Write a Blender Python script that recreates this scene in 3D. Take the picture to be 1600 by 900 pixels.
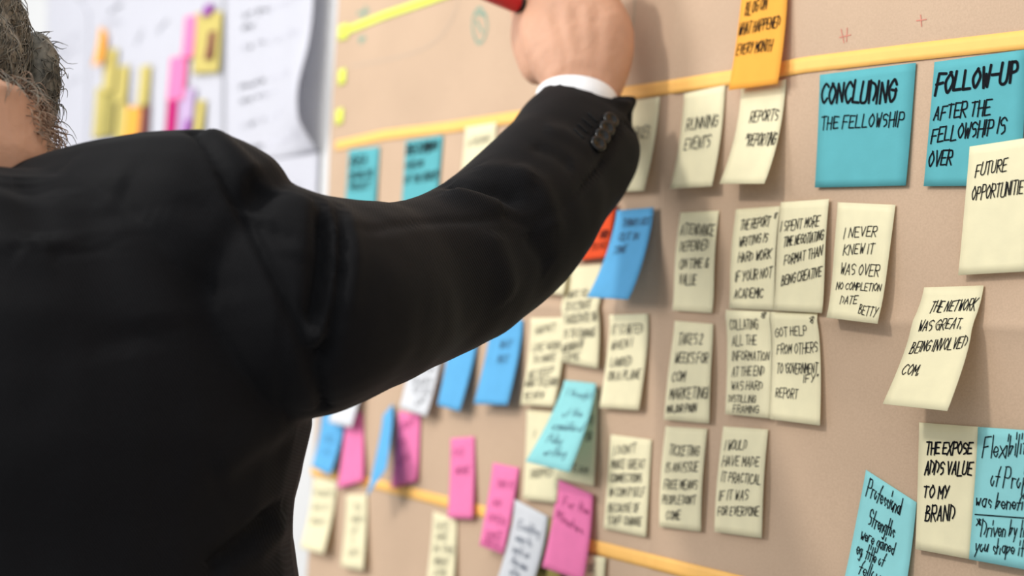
import bpy, bmesh, math, random
import numpy as np
from mathutils import Vector, Matrix, noise
from mathutils.bvhtree import BVHTree

for o in list(bpy.data.objects):
    bpy.data.objects.remove(o, do_unlink=True)
scene = bpy.context.scene
COL = scene.collection
rnd = random.Random(7)

# ------------------------------------------------------------------ camera
FPX = 2222.2
TH = math.radians(33.7); PITCH = math.radians(0.9); ROLL = math.radians(2.9)
CAM = Vector((0.0, -0.70, 1.38))
fwd = Vector((-math.cos(TH) * math.cos(PITCH), math.sin(TH) * math.cos(PITCH), math.sin(PITCH)))
rt0 = Vector((math.sin(TH), math.cos(TH), 0))
up0 = rt0.cross(fwd)
RT = (rt0 * math.cos(ROLL) + up0 * math.sin(ROLL)).normalized()
UP = (up0 * math.cos(ROLL) - rt0 * math.sin(ROLL)).normalized()
FW = fwd.normalized()
cd = bpy.data.cameras.new('camera')
cd.sensor_width = 36.0; cd.lens = 50.0; cd.clip_start = 0.02
cd.dof.use_dof = True; cd.dof.focus_distance = 0.86; cd.dof.aperture_fstop = 4.0
cam = bpy.data.objects.new('camera', cd); COL.objects.link(cam)
m = Matrix((RT, UP, -FW)).transposed().to_4x4(); m.translation = CAM
cam.matrix_world = m
scene.camera = cam

scene.view_settings.view_transform = 'Standard'
scene.view_settings.look = 'None'
scene.view_settings.gamma = 1.0
scene.view_settings.use_curve_mapping = False
scene.view_settings.exposure = 0.11

# ------------------------------------------------------------------ light
world = bpy.data.worlds.new('world'); scene.world = world
world.use_nodes = True
world.node_tree.nodes['Background'].inputs[0].default_value = (0.93, 0.97, 1.0, 1)
world.node_tree.nodes['Background'].inputs[1].default_value = 0.80

def area(name, loc, target, size, power, color):
    l = bpy.data.lights.new(name, 'AREA'); l.shape = 'DISK'; l.size = size; l.energy = power; l.color = color
    o = bpy.data.objects.new(name, l); COL.objects.link(o); o.location = loc
    o.rotation_euler = (Vector(target) - Vector(loc)).to_track_quat('-Z', 'Y').to_euler()
    return o
area('key_light', (-1.0, -1.8, 2.6), (-1.0, 0, 1.4), 0.22, 18, (1, 0.96, 0.9))
area('ceiling_light', (-2.3, -2.3, 2.05), (-1.5, 0, 1.25), 1.1, 40, (1, 0.985, 0.97))
area('room_light', (-0.6, -1.5, 2.7), (-0.9, -0.3, 1.2), 1.4, 8, (1, 0.96, 0.9))

# ------------------------------------------------------------------ pixel <-> place (frame taken as 1600 x 900)
def ray(px, py):
    return (FW + RT * ((px - 800) / FPX) + UP * ((450 - py) / FPX))
def cp(px, py, Z):
    return CAM + ray(px, py) * Z
def on_wall(px, py, y=0.0):
    d = ray(px, py)
    return CAM + d * ((y - CAM.y) / d.y)

# ------------------------------------------------------------------ helpers
def tag(o, label=None, cat=None, group=None, kind=None):
    if label: o['label'] = label
    if cat: o['category'] = cat
    if group: o['group'] = group
    if kind: o['kind'] = kind
    return o

def build(name, verts, faces, mat, parent=None, origin=None, smooth=True):
    """one mesh object; verts in world space, origin = where the object's own origin sits"""
    if origin is None:
        origin = Vector(parent['_o']) if parent is not None else Vector((0, 0, 0))
    me = bpy.data.meshes.new(name)
    me.from_pydata([(v[0] - origin[0], v[1] - origin[1], v[2] - origin[2]) for v in verts], [], faces)
    me.update()
    if smooth:
        me.polygons.foreach_set('use_smooth', [True] * len(me.polygons))
    for mm in (mat if isinstance(mat, (list, tuple)) else [mat]):
        me.materials.append(mm)
    o = bpy.data.objects.new(name, me); COL.objects.link(o)
    if parent is not None:
        o.parent = parent
        o.location = Vector(origin) - Vector(parent['_o'])
    else:
        o.location = origin
    o['_o'] = [float(c) for c in origin]
    return o

def s2l(c):
    return tuple((x / 12.92 if x <= 0.04045 else ((x + 0.055) / 1.055) ** 2.4) for x in (v / 255 for v in c))

def mat_basic(name, rgb, rough=0.6, var=0.06, scale=40.0, bump=0.0, bscale=200.0, spec=0.3, sheen=0.0, transl=0.0, detail=4):
    m = bpy.data.materials.new(name); m.use_nodes = True
    nt = m.node_tree; N = nt.nodes; L = nt.links
    b = N['Principled BSDF']
    b.inputs['Roughness'].default_value = rough
    b.inputs['Specular IOR Level'].default_value = spec
    b.inputs['Sheen Weight'].default_value = sheen
    c = s2l(rgb)
    tc = N.new('ShaderNodeTexCoord')
    nz = N.new('ShaderNodeTexNoise'); nz.inputs['Scale'].default_value = scale; nz.inputs['Detail'].default_value = detail
    L.new(tc.outputs['Object'], nz.inputs['Vector'])
    r = N.new('ShaderNodeValToRGB')
    r.color_ramp.elements[0].position = 0.3; r.color_ramp.elements[1].position = 0.7
    r.color_ramp.elements[0].color = tuple(x * (1 - var) for x in c) + (1,)
    r.color_ramp.elements[1].color = tuple(min(1, x * (1 + var)) for x in c) + (1,)
    L.new(nz.outputs['Fac'], r.inputs['Fac']); L.new(r.outputs['Color'], b.inputs['Base Color'])
    if bump:
        n2 = N.new('ShaderNodeTexNoise'); n2.inputs['Scale'].default_value = bscale; n2.inputs['Detail'].default_value = 5
        L.new(tc.outputs['Object'], n2.inputs['Vector'])
        bp = N.new('ShaderNodeBump'); bp.inputs['Strength'].default_value = bump; bp.inputs['Distance'].default_value = 0.002
        L.new(n2.outputs['Fac'], bp.inputs['Height']); L.new(bp.outputs['Normal'], b.inputs['Normal'])
    if transl:
        t = N.new('ShaderNodeBsdfTranslucent'); L.new(r.outputs['Color'], t.inputs['Color'])
        mx = N.new('ShaderNodeMixShader'); mx.inputs[0].default_value = transl
        L.new(b.outputs[0], mx.inputs[1]); L.new(t.outputs[0], mx.inputs[2])
        L.new(mx.outputs[0], N['Material Output'].inputs['Surface'])
    return m

NOTE = dict(rough=0.8, var=0.035, scale=60, bump=0.05, bscale=500, spec=0.1, transl=0.22)
M = {
    'wall': mat_basic('white_paint', (206, 206, 206), 0.7, 0.01, 6, 0.03, 300),
    'floor': mat_basic('grey_carpet', (158, 156, 154), 0.95, 0.15, 300, 0.4, 600),
    'sheet': mat_basic('white_sheet_paper', (226, 226, 233), 0.8, 0.01, 20, 0.03, 250, 0.1, transl=0.4),
    'white': mat_basic('white_note_paper', (226, 228, 232), **NOTE),
    'yellow': mat_basic('yellow_note_paper', (246, 238, 202), **NOTE),
    'yellow2': mat_basic('deep_yellow_note_paper', (214, 198, 118), **NOTE),
    'olive': mat_basic('olive_note_paper', (176, 164, 96), **NOTE),
    'teal': mat_basic('teal_note_paper', (104, 186, 194), **NOTE),
    'aqua': mat_basic('aqua_note_paper', (156, 222, 225), **NOTE),
    'blue': mat_basic('blue_note_paper', (106, 184, 232), **NOTE),
    'pink': mat_basic('pink_note_paper', (250, 138, 190), **NOTE),
    'magenta': mat_basic('magenta_note_paper', (200, 40, 120), **NOTE),
    'purple': mat_basic('purple_note_paper', (160, 80, 170), **NOTE),
    'lilac': mat_basic('lilac_note_paper', (205, 180, 215), **NOTE),
    'orange': mat_basic('orange_note_paper', (255, 184, 80), **NOTE),
    'red': mat_basic('red_orange_note_paper', (240, 92, 50), **NOTE),
    'brown': mat_basic('brown_note_paper', (140, 84, 78), **NOTE),
    'tape': mat_basic('orange_tape', (250, 192, 104), 0.55, 0.03, 80, 0.05, 300),
    'neon': mat_basic('neon_yellow_tape', (222, 232, 90), 0.55, 0.03, 80),
    'ink': mat_basic('black_marker_ink', (13, 14, 20), 0.7, 0.1, 300, spec=0.08),
    'inkblue': mat_basic('dark_blue_marker_ink', (34, 60, 92), 0.6, 0.1, 300),
    'inkpink': mat_basic('dark_pink_ink', (150, 40, 100), 0.6, 0.1, 300),
    'inkgrey': mat_basic('grey_pen_ink', (208, 208, 218), 0.7, 0.1, 300),
    'inkteal': mat_basic('green_grey_pen_ink', (130, 158, 140), 0.7, 0.1, 300),
    'inkred': mat_basic('faint_red_pen_ink', (205, 130, 112), 0.7, 0.1, 300),
    'pencil': mat_basic('pencil_line', (188, 168, 148), 0.8, 0.05, 300),
    'skin': None, 'shirt': mat_basic('white_shirt_cotton', (240, 240, 242), 0.8, 0.02, 200, 0.1, 900),
    'button': mat_basic('black_horn_button', (9, 9, 9), 0.28, 0.2, 200, spec=0.4),
    'thread': mat_basic('black_thread', (8, 8, 9), 0.8, 0.2, 900),
    'redcloth': mat_basic('red_cloth', (196, 30, 40), 0.8, 0.08, 200, 0.2, 900),
    'redplastic': mat_basic('red_plastic', (200, 22, 34), 0.3, 0.02, 40, spec=0.5),
    'blackplastic': mat_basic('black_plastic', (20, 20, 22), 0.35, 0.05, 40, spec=0.5),
    'shoe': mat_basic('black_leather', (18, 17, 17), 0.3, 0.1, 60, spec=0.5),
    'trouser': mat_basic('charcoal_wool', (26, 26, 30), 0.9, 0.1, 300, 0.2, 900, 0.15),
    'hair': mat_basic('grey_brown_hair', (112, 106, 94), 0.5, 0.72, 170, spec=0.35),
    'beard': mat_basic('grey_beard_hair', (150, 126, 106), 0.5, 0.5, 160, spec=0.4),
    'eye': mat_basic('eye_white', (230, 226, 220), 0.2, 0.02, 40),
    'kraft': None, 'suit': None,
}

def mat_kraft():
    m = mat_basic('brown_kraft_paper', (194, 167, 142), 0.75, 0.05, 9, 0.06, 260, 0.15)
    nt = m.node_tree; N = nt.nodes; L = nt.links
    b = N['Principled BSDF']; r = [n for n in N if n.type == 'VALTORGB'][0]
    tc = [n for n in N if n.type == 'TEX_COORD'][0]
    f = N.new('ShaderNodeTexNoise'); f.inputs['Scale'].default_value = 800; f.inputs['Detail'].default_value = 3
    L.new(tc.outputs['Object'], f.inputs['Vector'])
    fr = N.new('ShaderNodeValToRGB')
    fr.color_ramp.elements[0].position = 0.3; fr.color_ramp.elements[1].position = 0.72
    fr.color_ramp.elements[0].color = (0.93, 0.925, 0.92, 1); fr.color_ramp.elements[1].color = (1.03, 1.03, 1.03, 1)
    L.new(f.outputs['Fac'], fr.inputs['Fac'])
    mx = N.new('ShaderNodeMix'); mx.data_type = 'RGBA'; mx.blend_type = 'MULTIPLY'; mx.inputs[0].default_value = 1
    L.new(r.outputs['Color'], mx.inputs[6]); L.new(fr.outputs['Color'], mx.inputs[7])
    L.new(mx.outputs[2], b.inputs['Base Color'])
    return m
M['kraft'] = mat_kraft()

def mat_suit():
    m = bpy.data.materials.new('black_striped_suit_wool'); m.use_nodes = True
    nt = m.node_tree; N = nt.nodes; L = nt.links
    b = N['Principled BSDF']
    b.inputs['Roughness'].default_value = 0.72; b.inputs['Specular IOR Level'].default_value = 0.09
    b.inputs['Sheen Weight'].default_value = 0.02; b.inputs['Sheen Roughness'].default_value = 0.5
    tc = N.new('ShaderNodeTexCoord'); mp = N.new('ShaderNodeMapping')
    # fine stripes run down the back; stripe normal = the wearer's sideways axis, tipped a little
    q = (rt0 * 0.86 + Vector((0, 0, 1)) * 0.5).normalized().to_track_quat('X', 'Z')
    mp.vector_type = 'TEXTURE'; mp.inputs['Rotation'].default_value = q.to_euler()
    L.new(tc.outputs['Object'], mp.inputs['Vector'])
    w = N.new('ShaderNodeTexWave'); w.bands_direction = 'X'; w.inputs['Scale'].default_value = 0.31416 / 0.00125
    w.inputs['Distortion'].default_value = 0.6; w.inputs['Detail'].default_value = 1
    L.new(mp.outputs[0], w.inputs['Vector'])
    nz = N.new('ShaderNodeTexNoise'); nz.inputs['Scale'].default_value = 900; L.new(tc.outputs['Object'], nz.inputs['Vector'])
    r = N.new('ShaderNodeValToRGB')
    r.color_ramp.elements[0].position = 0.55; r.color_ramp.elements[1].position = 1.0
    r.color_ramp.elements[0].color = (0.0026, 0.0026, 0.0030, 1); r.color_ramp.elements[1].color = (0.0115, 0.0115, 0.0135, 1)
    mul = N.new('ShaderNodeMath'); mul.operation = 'MULTIPLY_ADD'; mul.inputs[1].default_value = 0.35; 
    L.new(nz.outputs['Fac'], mul.inputs[0]); 
    sc = N.new('ShaderNodeMath'); sc.operation = 'MULTIPLY'; sc.inputs[1].default_value = 0.82
    L.new(w.outputs['Fac'], sc.inputs[0]); L.new(sc.outputs[0], mul.inputs[2])
    L.new(mul.outputs[0], r.inputs['Fac']); L.new(r.outputs['Color'], b.inputs['Base Color'])
    bp = N.new('ShaderNodeBump'); bp.inputs['Strength'].default_value = 0.12; bp.inputs['Distance'].default_value = 0.0005
    L.new(mul.outputs[0], bp.inputs['Height']); L.new(bp.outputs['Normal'], b.inputs['Normal'])
    return m
M['suit'] = mat_suit()

def mat_skin():
    m = mat_basic('skin', (202, 154, 126), 0.55, 0.10, 28, 0.35, 170, 0.3, detail=6)
    b = m.node_tree.nodes['Principled BSDF']
    b.inputs['Subsurface Weight'].default_value = 0.12
    b.inputs['Subsurface Radius'].default_value = (0.008, 0.003, 0.0015)
    return m
M['skin'] = mat_skin()

# ------------------------------------------------------------------ the setting
def box(x0, x1, y0, y1, z0, z1):
    v = [(x, y, z) for x in (x0, x1) for y in (y0, y1) for z in (z0, z1)]
    f = [(0, 1, 3, 2), (4, 6, 7, 5), (0, 4, 5, 1), (2, 3, 7, 6), (0, 2, 6, 4), (1, 5, 7, 3)]
    return v, f
tag(build('wall_back', *box(-7, 3, 0, 0.12, 0, 3), M['wall'], smooth=False), kind='structure')
tag(build('floor', *box(-7, 3, -4.5, 0.12, -0.1, 0), M['floor'], smooth=False), kind='structure')
tag(build('baseboard_back', *box(-7, 3, -0.015, 0, 0, 0.09), M['sheet'], smooth=False), kind='structure')

# ------------------------------------------------------------------ brown paper and its relief
FOLD_Z = on_wall(1300, 499).z
FOLD_X = on_wall(1036, 560).x
FOLD_X2 = on_wall(1290, 560).x
PX0 = on_wall(512, 400).x       # left edge of the brown paper
def relief(x, z):
    """height of the paper in front of the wall"""
    h = 0.004
    h += 0.0034 * math.exp(-abs(z - FOLD_Z) / 0.011)
    h += 0.0016 * math.exp(-abs(x - FOLD_X) / 0.010)
    h += 0.0009 * math.exp(-abs(x - FOLD_X2) / 0.012)
    h += 0.0012 * noise.noise(Vector((x * 7, 1.3, z * 7))) + 0.0006 * noise.noise(Vector((x * 22, 5.1, z * 17)))
    return max(h, 0.001)

def kraft():
    x0, x1, z0, z1 = PX0, 0.55, 0.78, 2.12
    def axis(a, b, step, folds):
        s = list(np.arange(a, b, step)) + [b]
        for f in folds:
            s = [q for q in s if abs(q - f) > 0.018 or q in (a, b)] + list(np.linspace(f - 0.017, f + 0.017, 13))
        return sorted(set(float(round(q, 5)) for q in s))
    xs = axis(x0, x1, 0.006, [FOLD_X, FOLD_X2]); zs = axis(z0, z1, 0.006, [FOLD_Z])
    v = []
    for x in xs:
        for z in zs:
            v.append((x, -relief(x, z), z))
    n = len(zs); f = []
    for i in range(len(xs) - 1):
        for j in range(n - 1):
            a = i * n + j
            f.append((a, a + n, a + n + 1, a + 1))
    o = build('brown_paper_sheet', v, f, M['kraft'], origin=Vector((x0, -0.002, z0)))
    md = o.modifiers.new('t', 'SOLIDIFY'); md.thickness = 0.0003
    return tag(o, 'large creased sheet of brown kraft paper covered with sticky notes on the white wall', 'paper sheet')
KRAFT = kraft()

# ------------------------------------------------------------------ handwriting: a stroke alphabet (x 0-4, baseline 2, cap line 8, descender 0)
G = {
 'A': '022842 1434', 'B': '0208 0828372605 0535443202', 'C': '472806042243', 'D': '0208 08374533 02', 'E': '48080242 0535',
 'F': '480802 0535', 'G': '47280604224345 4525', 'H': '0802 4842 0545', 'I': '0802', 'J': '38331203', 'K': '0802 480542',
 'L': '080242', 'M': '0208244842', 'N': '02084248', 'O': '28060422444628', 'P': '0802 0838463505', 'Q': '28060422444628 2442',
 'R': '0802 0838463505 1542', 'S': '47280715354322 03', 'T': '0848 2822', 'U': '0803224348', 'V': '082248', 'W': '0812263248',
 'X': '0842 4802', 'Y': '0825 4812', 'Z': '08480242',
 '2': '072847360242', '8': '25473807253422130425', '.': '0203', '!': '0804 0203', "'": '0807', '"': '0807 1817',
 '&': '421617382604022244', '*': '0638 3608 2827 2846', '-': '0535', '4': '3238 0545',
 'a': '3616042233 3632', 'b': '0802 0516362513 02', 'c': '3516042233', 'd': '3832 3516042233', 'e': '04343516042233', 'f': '382712 0636',
 'g': '36160413 33 363010', 'h': '0802 0516 3532', 'i': '0602 0807', 'l': '0802', 'j': '1610 1817', 'm': '0602 05162522 25364542', 'n': '0602 05163532',
 'o': '16042234 36 16', 'p': '0600 0516362402', 'r': '0602 051636', 's': '3516143332 02', 't': '1812 22 0636', 'u': '0603122336 3632',
 'v': '062246', 'w': '0612243246', 'x': '0642 4602', 'y': '0613 3610', 'k': '0802 360432',
}
SHARP = set('AEFHIKLMNTVWXYZ.!\'"*-4klitfvwx')
def glyph(ch):
    out = []
    s = G.get(ch)
    if s is None: return None
    for part in s.split(' '):
        part = part.strip()
        if len(part) < 4:
            continue
        pts = [(int(part[i]), int(part[i + 1])) for i in range(0, len(part) - 1, 2)]
        if ch.islower():                                # small letters: low bodies, tall stems
            pts = [(x * .85, y if y <= 2 else (2 + (y - 2) * .72 if y <= 6 else 4.88 + (y - 6) * 1.56)) for x, y in pts]
        out.append(pts)
    return out
def catmull(p, n=4):
    if len(p) < 3: return p
    q = [p[0]] + list(p) + [p[-1]]
    if p[0] == p[-1]: q = [p[-2]] + list(p) + [p[1]]
    r = []
    for i in range(1, len(q) - 2):
        p0, p1, p2, p3 = [np.array(q[k], float) for k in (i - 1, i, i + 1, i + 2)]
        for t in np.linspace(0, 1, n, endpoint=False):
            r.append(tuple(0.5 * (2 * p1 + (p2 - p0) * t + (2 * p0 - 5 * p1 + 4 * p2 - p3) * t * t + (3 * p1 - p0 - 3 * p2 + p3) * t ** 3)))
    r.append(tuple(q[-2]))
    return r
def layout(text, R):
    """strokes of a line of text in units; returns strokes, width"""
    x = 0.0; S = []
    for ch in text:
        if ch == ' ':
            x += 2.6; continue
        g = glyph(ch)
        if g is None: continue
        w = max(p[0] for st in g for p in st); J_ = .55 if ch.islower() else 1.0
        jx, jy, sc, rot = R.uniform(-.2, .2), R.uniform(-.3, .3), R.uniform(.92, 1.08), R.uniform(-.07, .07)
        for st in g:
            pts = [(a + J_ * R.uniform(-.16, .16), b + J_ * R.uniform(-.18, .18)) for a, b in st]
            if st[0] == st[-1]: pts[-1] = (pts[0][0] + R.uniform(-.3, .3), pts[0][1] + R.uniform(-.2, .2))
            if ch not in SHARP: pts = catmull(pts)
            S.append([(x + jx + a * sc + rot * (b - 5), 5 + (b - 5) * sc + jy - 2) for a, b in pts])
        x += w * 0.92 + (1.5 if ch.islower() else 2.0)
    return S, max(x - 2.0, 1)

def ribbon(pts, w, V, F, fn):
    """flat stroke along 2-D metric points; fn maps (x, y) to world"""
    P = [np.array(p, float) for p in pts]
    Q = [P[0]]
    for p in P[1:]:
        if np.linalg.norm(p - Q[-1]) > 1e-5: Q.append(p)
    if len(Q) < 2: return
    d0 = Q[1] - Q[0]; d1 = Q[-1] - Q[-2]
    Q[0] = Q[0] - d0 / np.linalg.norm(d0) * w * .4; Q[-1] = Q[-1] + d1 / np.linalg.norm(d1) * w * .4
    # subdivide long segments so the stroke follows the curl
    R = [Q[0]]
    for p in Q[1:]:
        k = max(1, int(np.linalg.norm(p - R[-1]) / 0.004)); a = R[-1]
        for i in range(1, k + 1): R.append(a + (p - a) * i / k)
    for i in range(len(R) - 1):
        t = R[i + 1] - R[i]; L = np.linalg.norm(t)
        if L < 1e-6: continue
        t = t / L; n = np.array([-t[1], t[0]]) * w / 2; x = t * min(w * .38, L)
        b = len(V)
        for q in (R[i] - x + n * .7, R[i] - x - n * .7, R[i] + n, R[i] - n, R[i + 1] + n, R[i + 1] - n, R[i + 1] + x + n * .7, R[i + 1] + x - n * .7):
            V.append(fn(*q))
        for k in (0, 2, 4): F.append((b + k, b + k + 1, b + k + 3, b + k + 2))

def inv_bilinear(c, p):
    TL, TR, BR, BL = [np.array(q, float) for q in c]; p = np.array(p, float)
    u = v = 0.5
    for _ in range(25):
        f = TL * (1 - u) * (1 - v) + TR * u * (1 - v) + BR * u * v + BL * (1 - u) * v - p
        du = (TR - TL) * (1 - v) + (BR - BL) * v
        dv = (BL - TL) * (1 - u) + (BR - TR) * u
        J = np.array([du, dv]).T
        s = np.linalg.solve(J, -f); u += s[0]; v += s[1]
    return u, v

GB = 'sticky notes on the brown paper'
GW = 'sticky notes on the white sheets'
def note(label, color, corners, lines=(), pen=0.0011, ink='ink', layer=0, lift=None, power=1.7, group=GB, seed=None, bulge=0.0, slant=0.12, twist=0.0, name='sticky_note', cat='sticky note', nu=8, nv=14):
    """a paper note stuck by its top edge; its lower edge curls off the board by `lift`"""
    R = random.Random(hash_text(label))
    TLp, TRp, BRp, BLp = corners
    e = 0.0014 + 0.0012 * layer
    T = []
    for p in (TLp, TRp):
        q = on_wall(*p)
        for _ in range(3): q = on_wall(p[0], p[1], -(base(q.x, q.z, group) + e))
        T.append(q)
    if lift is None:
        ls = []
        for p, t in ((BLp, T[0]), (BRp, T[1])):
            d = ray(*p); k = (t.x - CAM.x) / d.x
            ls.append(-(CAM + d * k).y - base(t.x, t.z, group) - e)
        lift = sum(ls) / 2
        lift = min(max(lift, 0.0016), 0.036)
    B = []
    for p, tw in ((BLp, -twist), (BRp, twist)):
        q = on_wall(*p)
        for _ in range(3): q = on_wall(p[0], p[1], -(base(q.x, q.z, group) + e + lift + tw))
        B.append(q)
    def S(u, v, off=0.0):
        vv = v
        x = (T[0].x * (1 - u) + T[1].x * u) * (1 - vv) + (B[0].x * (1 - u) + B[1].x * u) * vv
        z = (T[0].z * (1 - u) + T[1].z * u) * (1 - vv) + (B[0].z * (1 - u) + B[1].z * u) * vv
        pv = max(v, 0) ** power
        y = base(x, z, group) + e + (lift + twist * (2 * u - 1)) * pv + bulge * math.sin(math.pi * min(max(v, 0), 1)) + off
        return (x, -y, z)
    V = []; F = []
    for i in range(nv + 1):
        for j in range(nu + 1): V.append(S(j / nu, i / nv))
    for i in range(nv):
        for j in range(nu):
            a = i * (nu + 1) + j
            F.append((a, a + nu + 1, a + nu + 2, a + 1))
    org = (T[0] + T[1]) / 2
    o = build(name, V, F, M[color], origin=org)
    md = o.modifiers.new('thickness', 'SOLIDIFY'); md.thickness = 0.00018; md.offset = -1
    tag(o, label, cat, group)
    if lines:
        W = (T[1] - T[0]).length; H = (Vector(S(.5, 1)) - Vector(S(.5, 0))).length
        side = 0.5 * (math.dist(TLp, BLp) + math.dist(TRp, BRp))
        TV = []; TF = []
        for ln in lines:
            text, xl, yl, xr, yr, h = ln[:6]
            pw = ln[6] * .72 if len(ln) > 6 else pen * .6
            u0, v0 = inv_bilinear(corners, (xl, yl)); u1, v1 = inv_bilinear(corners, (xr, yr))
            hv = h / side
            if text == '~line':
                ribbon([(u0 * W, v0 * H), (u1 * W, v1 * H)], pw, TV, TF, lambda x, y: S(x / W, y / H, 0.0004)); continue
            st, wd = layout(text, R)
            # keep the line on the paper
            over = max(((u0 + (u1 - u0) * gx / wd) * W + slant * gy / 6 * hv * H - u0 * W) for s in st for gx, gy in s)
            room = .965 * W - u0 * W
            if room > 0 and over > room: wd *= over / room
            for s in st:
                pts = []
                for gx, gy in s:
                    t = gx / wd
                    x = (u0 + (u1 - u0) * t) * W + slant * gy / 6 * hv * H
                    y = (v0 + (v1 - v0) * t - gy / 6 * hv) * H
                    pts.append((x, y))
                ribbon(pts, pw, TV, TF, lambda x, y: S(min(max(x / W, .012), .988), y / H, 0.0004))
        build('lettering', TV, TF, M[ink], parent=o, smooth=False)
    return o
def hash_text(s):
    h = 5381
    for c in s: h = (h * 33 + ord(c)) & 0x7fffffff
    return h
def base(x, z, group):
    if group == GW: return 0.006
    return relief(x, z) if x >= PX0 else 0.003

# ------------------------------------------------------------------ tapes
def strip(name, label, cat, mat, pts, width_px, e=0.0010, group=None):
    """tape laid along a pixel path on the paper"""
    V = []; F = []
    P = []
    for (a, b), (c, d) in zip(pts[:-1], pts[1:]):
        n = max(2, int(math.dist((a, b), (c, d)) / 2))
        P += [(a + (c - a) * i / n, b + (d - b) * i / n) for i in range(n)]
    P.append(pts[-1])
    w0, w1 = width_px
    for i, (a, b) in enumerate(P):
        w = (w0 + (w1 - w0) * i / (len(P) - 1)) / 2
        for k in (-1, -0.33, 0.33, 1):
            q = on_wall(a - 0.05 * k * w, b + k * w)
            q = on_wall(a - 0.05 * k * w, b + k * w, -(relief(q.x, q.z) + e))
            V.append(q)
    for i in range(len(P) - 1):
        for k in range(3):
            F.append((4 * i + k, 4 * i + k + 1, 4 * i + k + 5, 4 * i + k + 4))
    o = build(name, V, F, mat, origin=Vector(V[0]))
    md = o.modifiers.new('thickness', 'SOLIDIFY'); md.thickness = 0.00015
    return tag(o, label, cat, group)
strip('tape_strip', 'long orange paper tape running above the teal header notes', 'tape', M['tape'],
      [(524, 228), (600, 211), (700, 199), (820, 181), (910, 161), (976, 146), (1040, 137), (1150, 120), (1260, 101), (1420, 82), (1600, 62), (1680, 52)], (15, 31), group='orange tapes across the brown paper')
strip('tape_strip', 'lower orange paper tape slanting behind the pink notes', 'tape', M['tape'],
      [(486, 735), (540, 746), (590, 757), (700, 785), (760, 801), (860, 834), (930, 855), (1060, 888), (1180, 918)], (14, 26), group='orange tapes across the brown paper')
strip('tape_strip', 'neon yellow green tape slanting up from the left edge of the brown paper', 'tape', M['neon'],
      [(530, 52), (600, 24), (690, -6), (760, -28)], (13, 13))
for (a, b, c, lab) in ((536, 50, 15, 'topmost yellow tape tab at the left edge of brown paper, where neon tape starts'), (534, 120, 11, 'middle yellow tape tab at the left edge of brown paper'),
                       (530, 182, 11, 'yellow tape tab at brown paper edge just above the orange tape')):
    strip('tape_tab', lab, 'tape', M['neon'], [(a - c / 2, b + 2), (a, b), (a + c / 2, b - 2)], (24, 24), e=0.0014, group='yellow tape tabs on the left edge')

# faint drawing on the brown paper
def drawn(strokes, mat, w):
    V = []; F = []
    def fn(x, z):
        return (x, -(relief(x, z) + 0.0003), z)
    for s in strokes:
        pts = [on_wall(*p) for p in catmull(s, 5)]
        ribbon([(p.x, p.z) for p in pts], w, V, F, fn)
    return build('drawn_line', V, F, mat, parent=KRAFT, smooth=False)
drawn([[(555, 104), (600, 96), (650, 84), (690, 62), (712, 30), (722, 0)]], M['pencil'], 0.0016)
tag(drawn([[(756, 14), (746, 24), (744, 48), (752, 68), (762, 60), (766, 36), (756, 14)], [(750, 34), (758, 50)], [(748, 22), (764, 24)]], M['inkteal'], 0.003), 'faint green grey drawn oval')
tag(drawn([[(576, 14), (572, 36)], [(566, 22), (580, 18)], [(568, 62), (576, 60), (570, 66)]], M['inkteal'], 0.004), 'small green grey pen marks')
tag(drawn([[(1322, 48), (1326, 68)], [(1331, 46), (1330, 66)], [(1320, 60), (1336, 56)]], M['inkred'], 0.0007), 'faint red pen marks')
tag(drawn([[(1446, 26), (1447, 42)], [(1440, 34), (1454, 32)]], M['inkred'], 0.0007), 'faint red pen marks')
drawn([[(998, -10), (994, 60), (990, 92)]], M['inkteal'], 0.0006)

# ------------------------------------------------------------------ sticky notes on the brown paper
Y = 'yellow'
note('bright orange sticky note reading BLOG ON WHAT HAPPENED EVERY MONTH over the orange tape', 'orange',
     [(1160, -20), (1231, -24), (1215, 131), (1138, 141)],
     [('BLOG ON', 1163, 24, 1196, 14, 20), ('WHAT HAPPENED', 1152, 55, 1215, 42, 18), ('EVERY MONTH', 1149, 86, 1203, 78, 17)], layer=2, pen=0.0012)
note('pale yellow sticky note reading RUNNING EVENTS under the orange tape', Y, [(1069, 146), (1133, 133), (1112, 291), (1047, 295)],
     [('RUNNING', 1069, 204, 1117, 198, 19), ('EVENTS', 1066, 234, 1105, 229, 18)], pen=0.0013, power=2.0)
note('pale yellow sticky note reading REPORTS REPORTING, curling off the paper under the orange note', Y, [(1158, 138), (1228, 124), (1194, 287), (1124, 287)],
     [('REPORTS', 1165, 191, 1208, 187, 17), ('*REPORTING', 1156, 227, 1214, 226, 19)], pen=0.0012, power=2.0)
note('flat teal sticky note reading CONCLUDING THE FELLOWSHIP', 'teal', [(1281, 117), (1431, 98), (1415, 290), (1273, 293)],
     [('CONCLUDING', 1284, 162, 1397, 158, 31, 0.0025), ('THE FELLOWSHIP', 1283, 202, 1410, 196, 20, 0.0013)], lift=0.0016)
note('flat teal sticky note reading FOLLOW-UP AFTER THE FELLOWSHIP IS OVER', 'teal', [(1460, 97), (1604, 77), (1594, 290), (1443, 291)],
     [('FOLLOW-UP', 1462, 146, 1588, 128, 30, 0.0025), ('AFTER THE', 1459, 187, 1547, 178, 22, 0.0013), ('FELLOWSHIP IS', 1455, 223, 1570, 206, 22, 0.0013), ('OVER', 1451, 259, 1487, 258, 23, 0.0013)], lift=0.0016)
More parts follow.
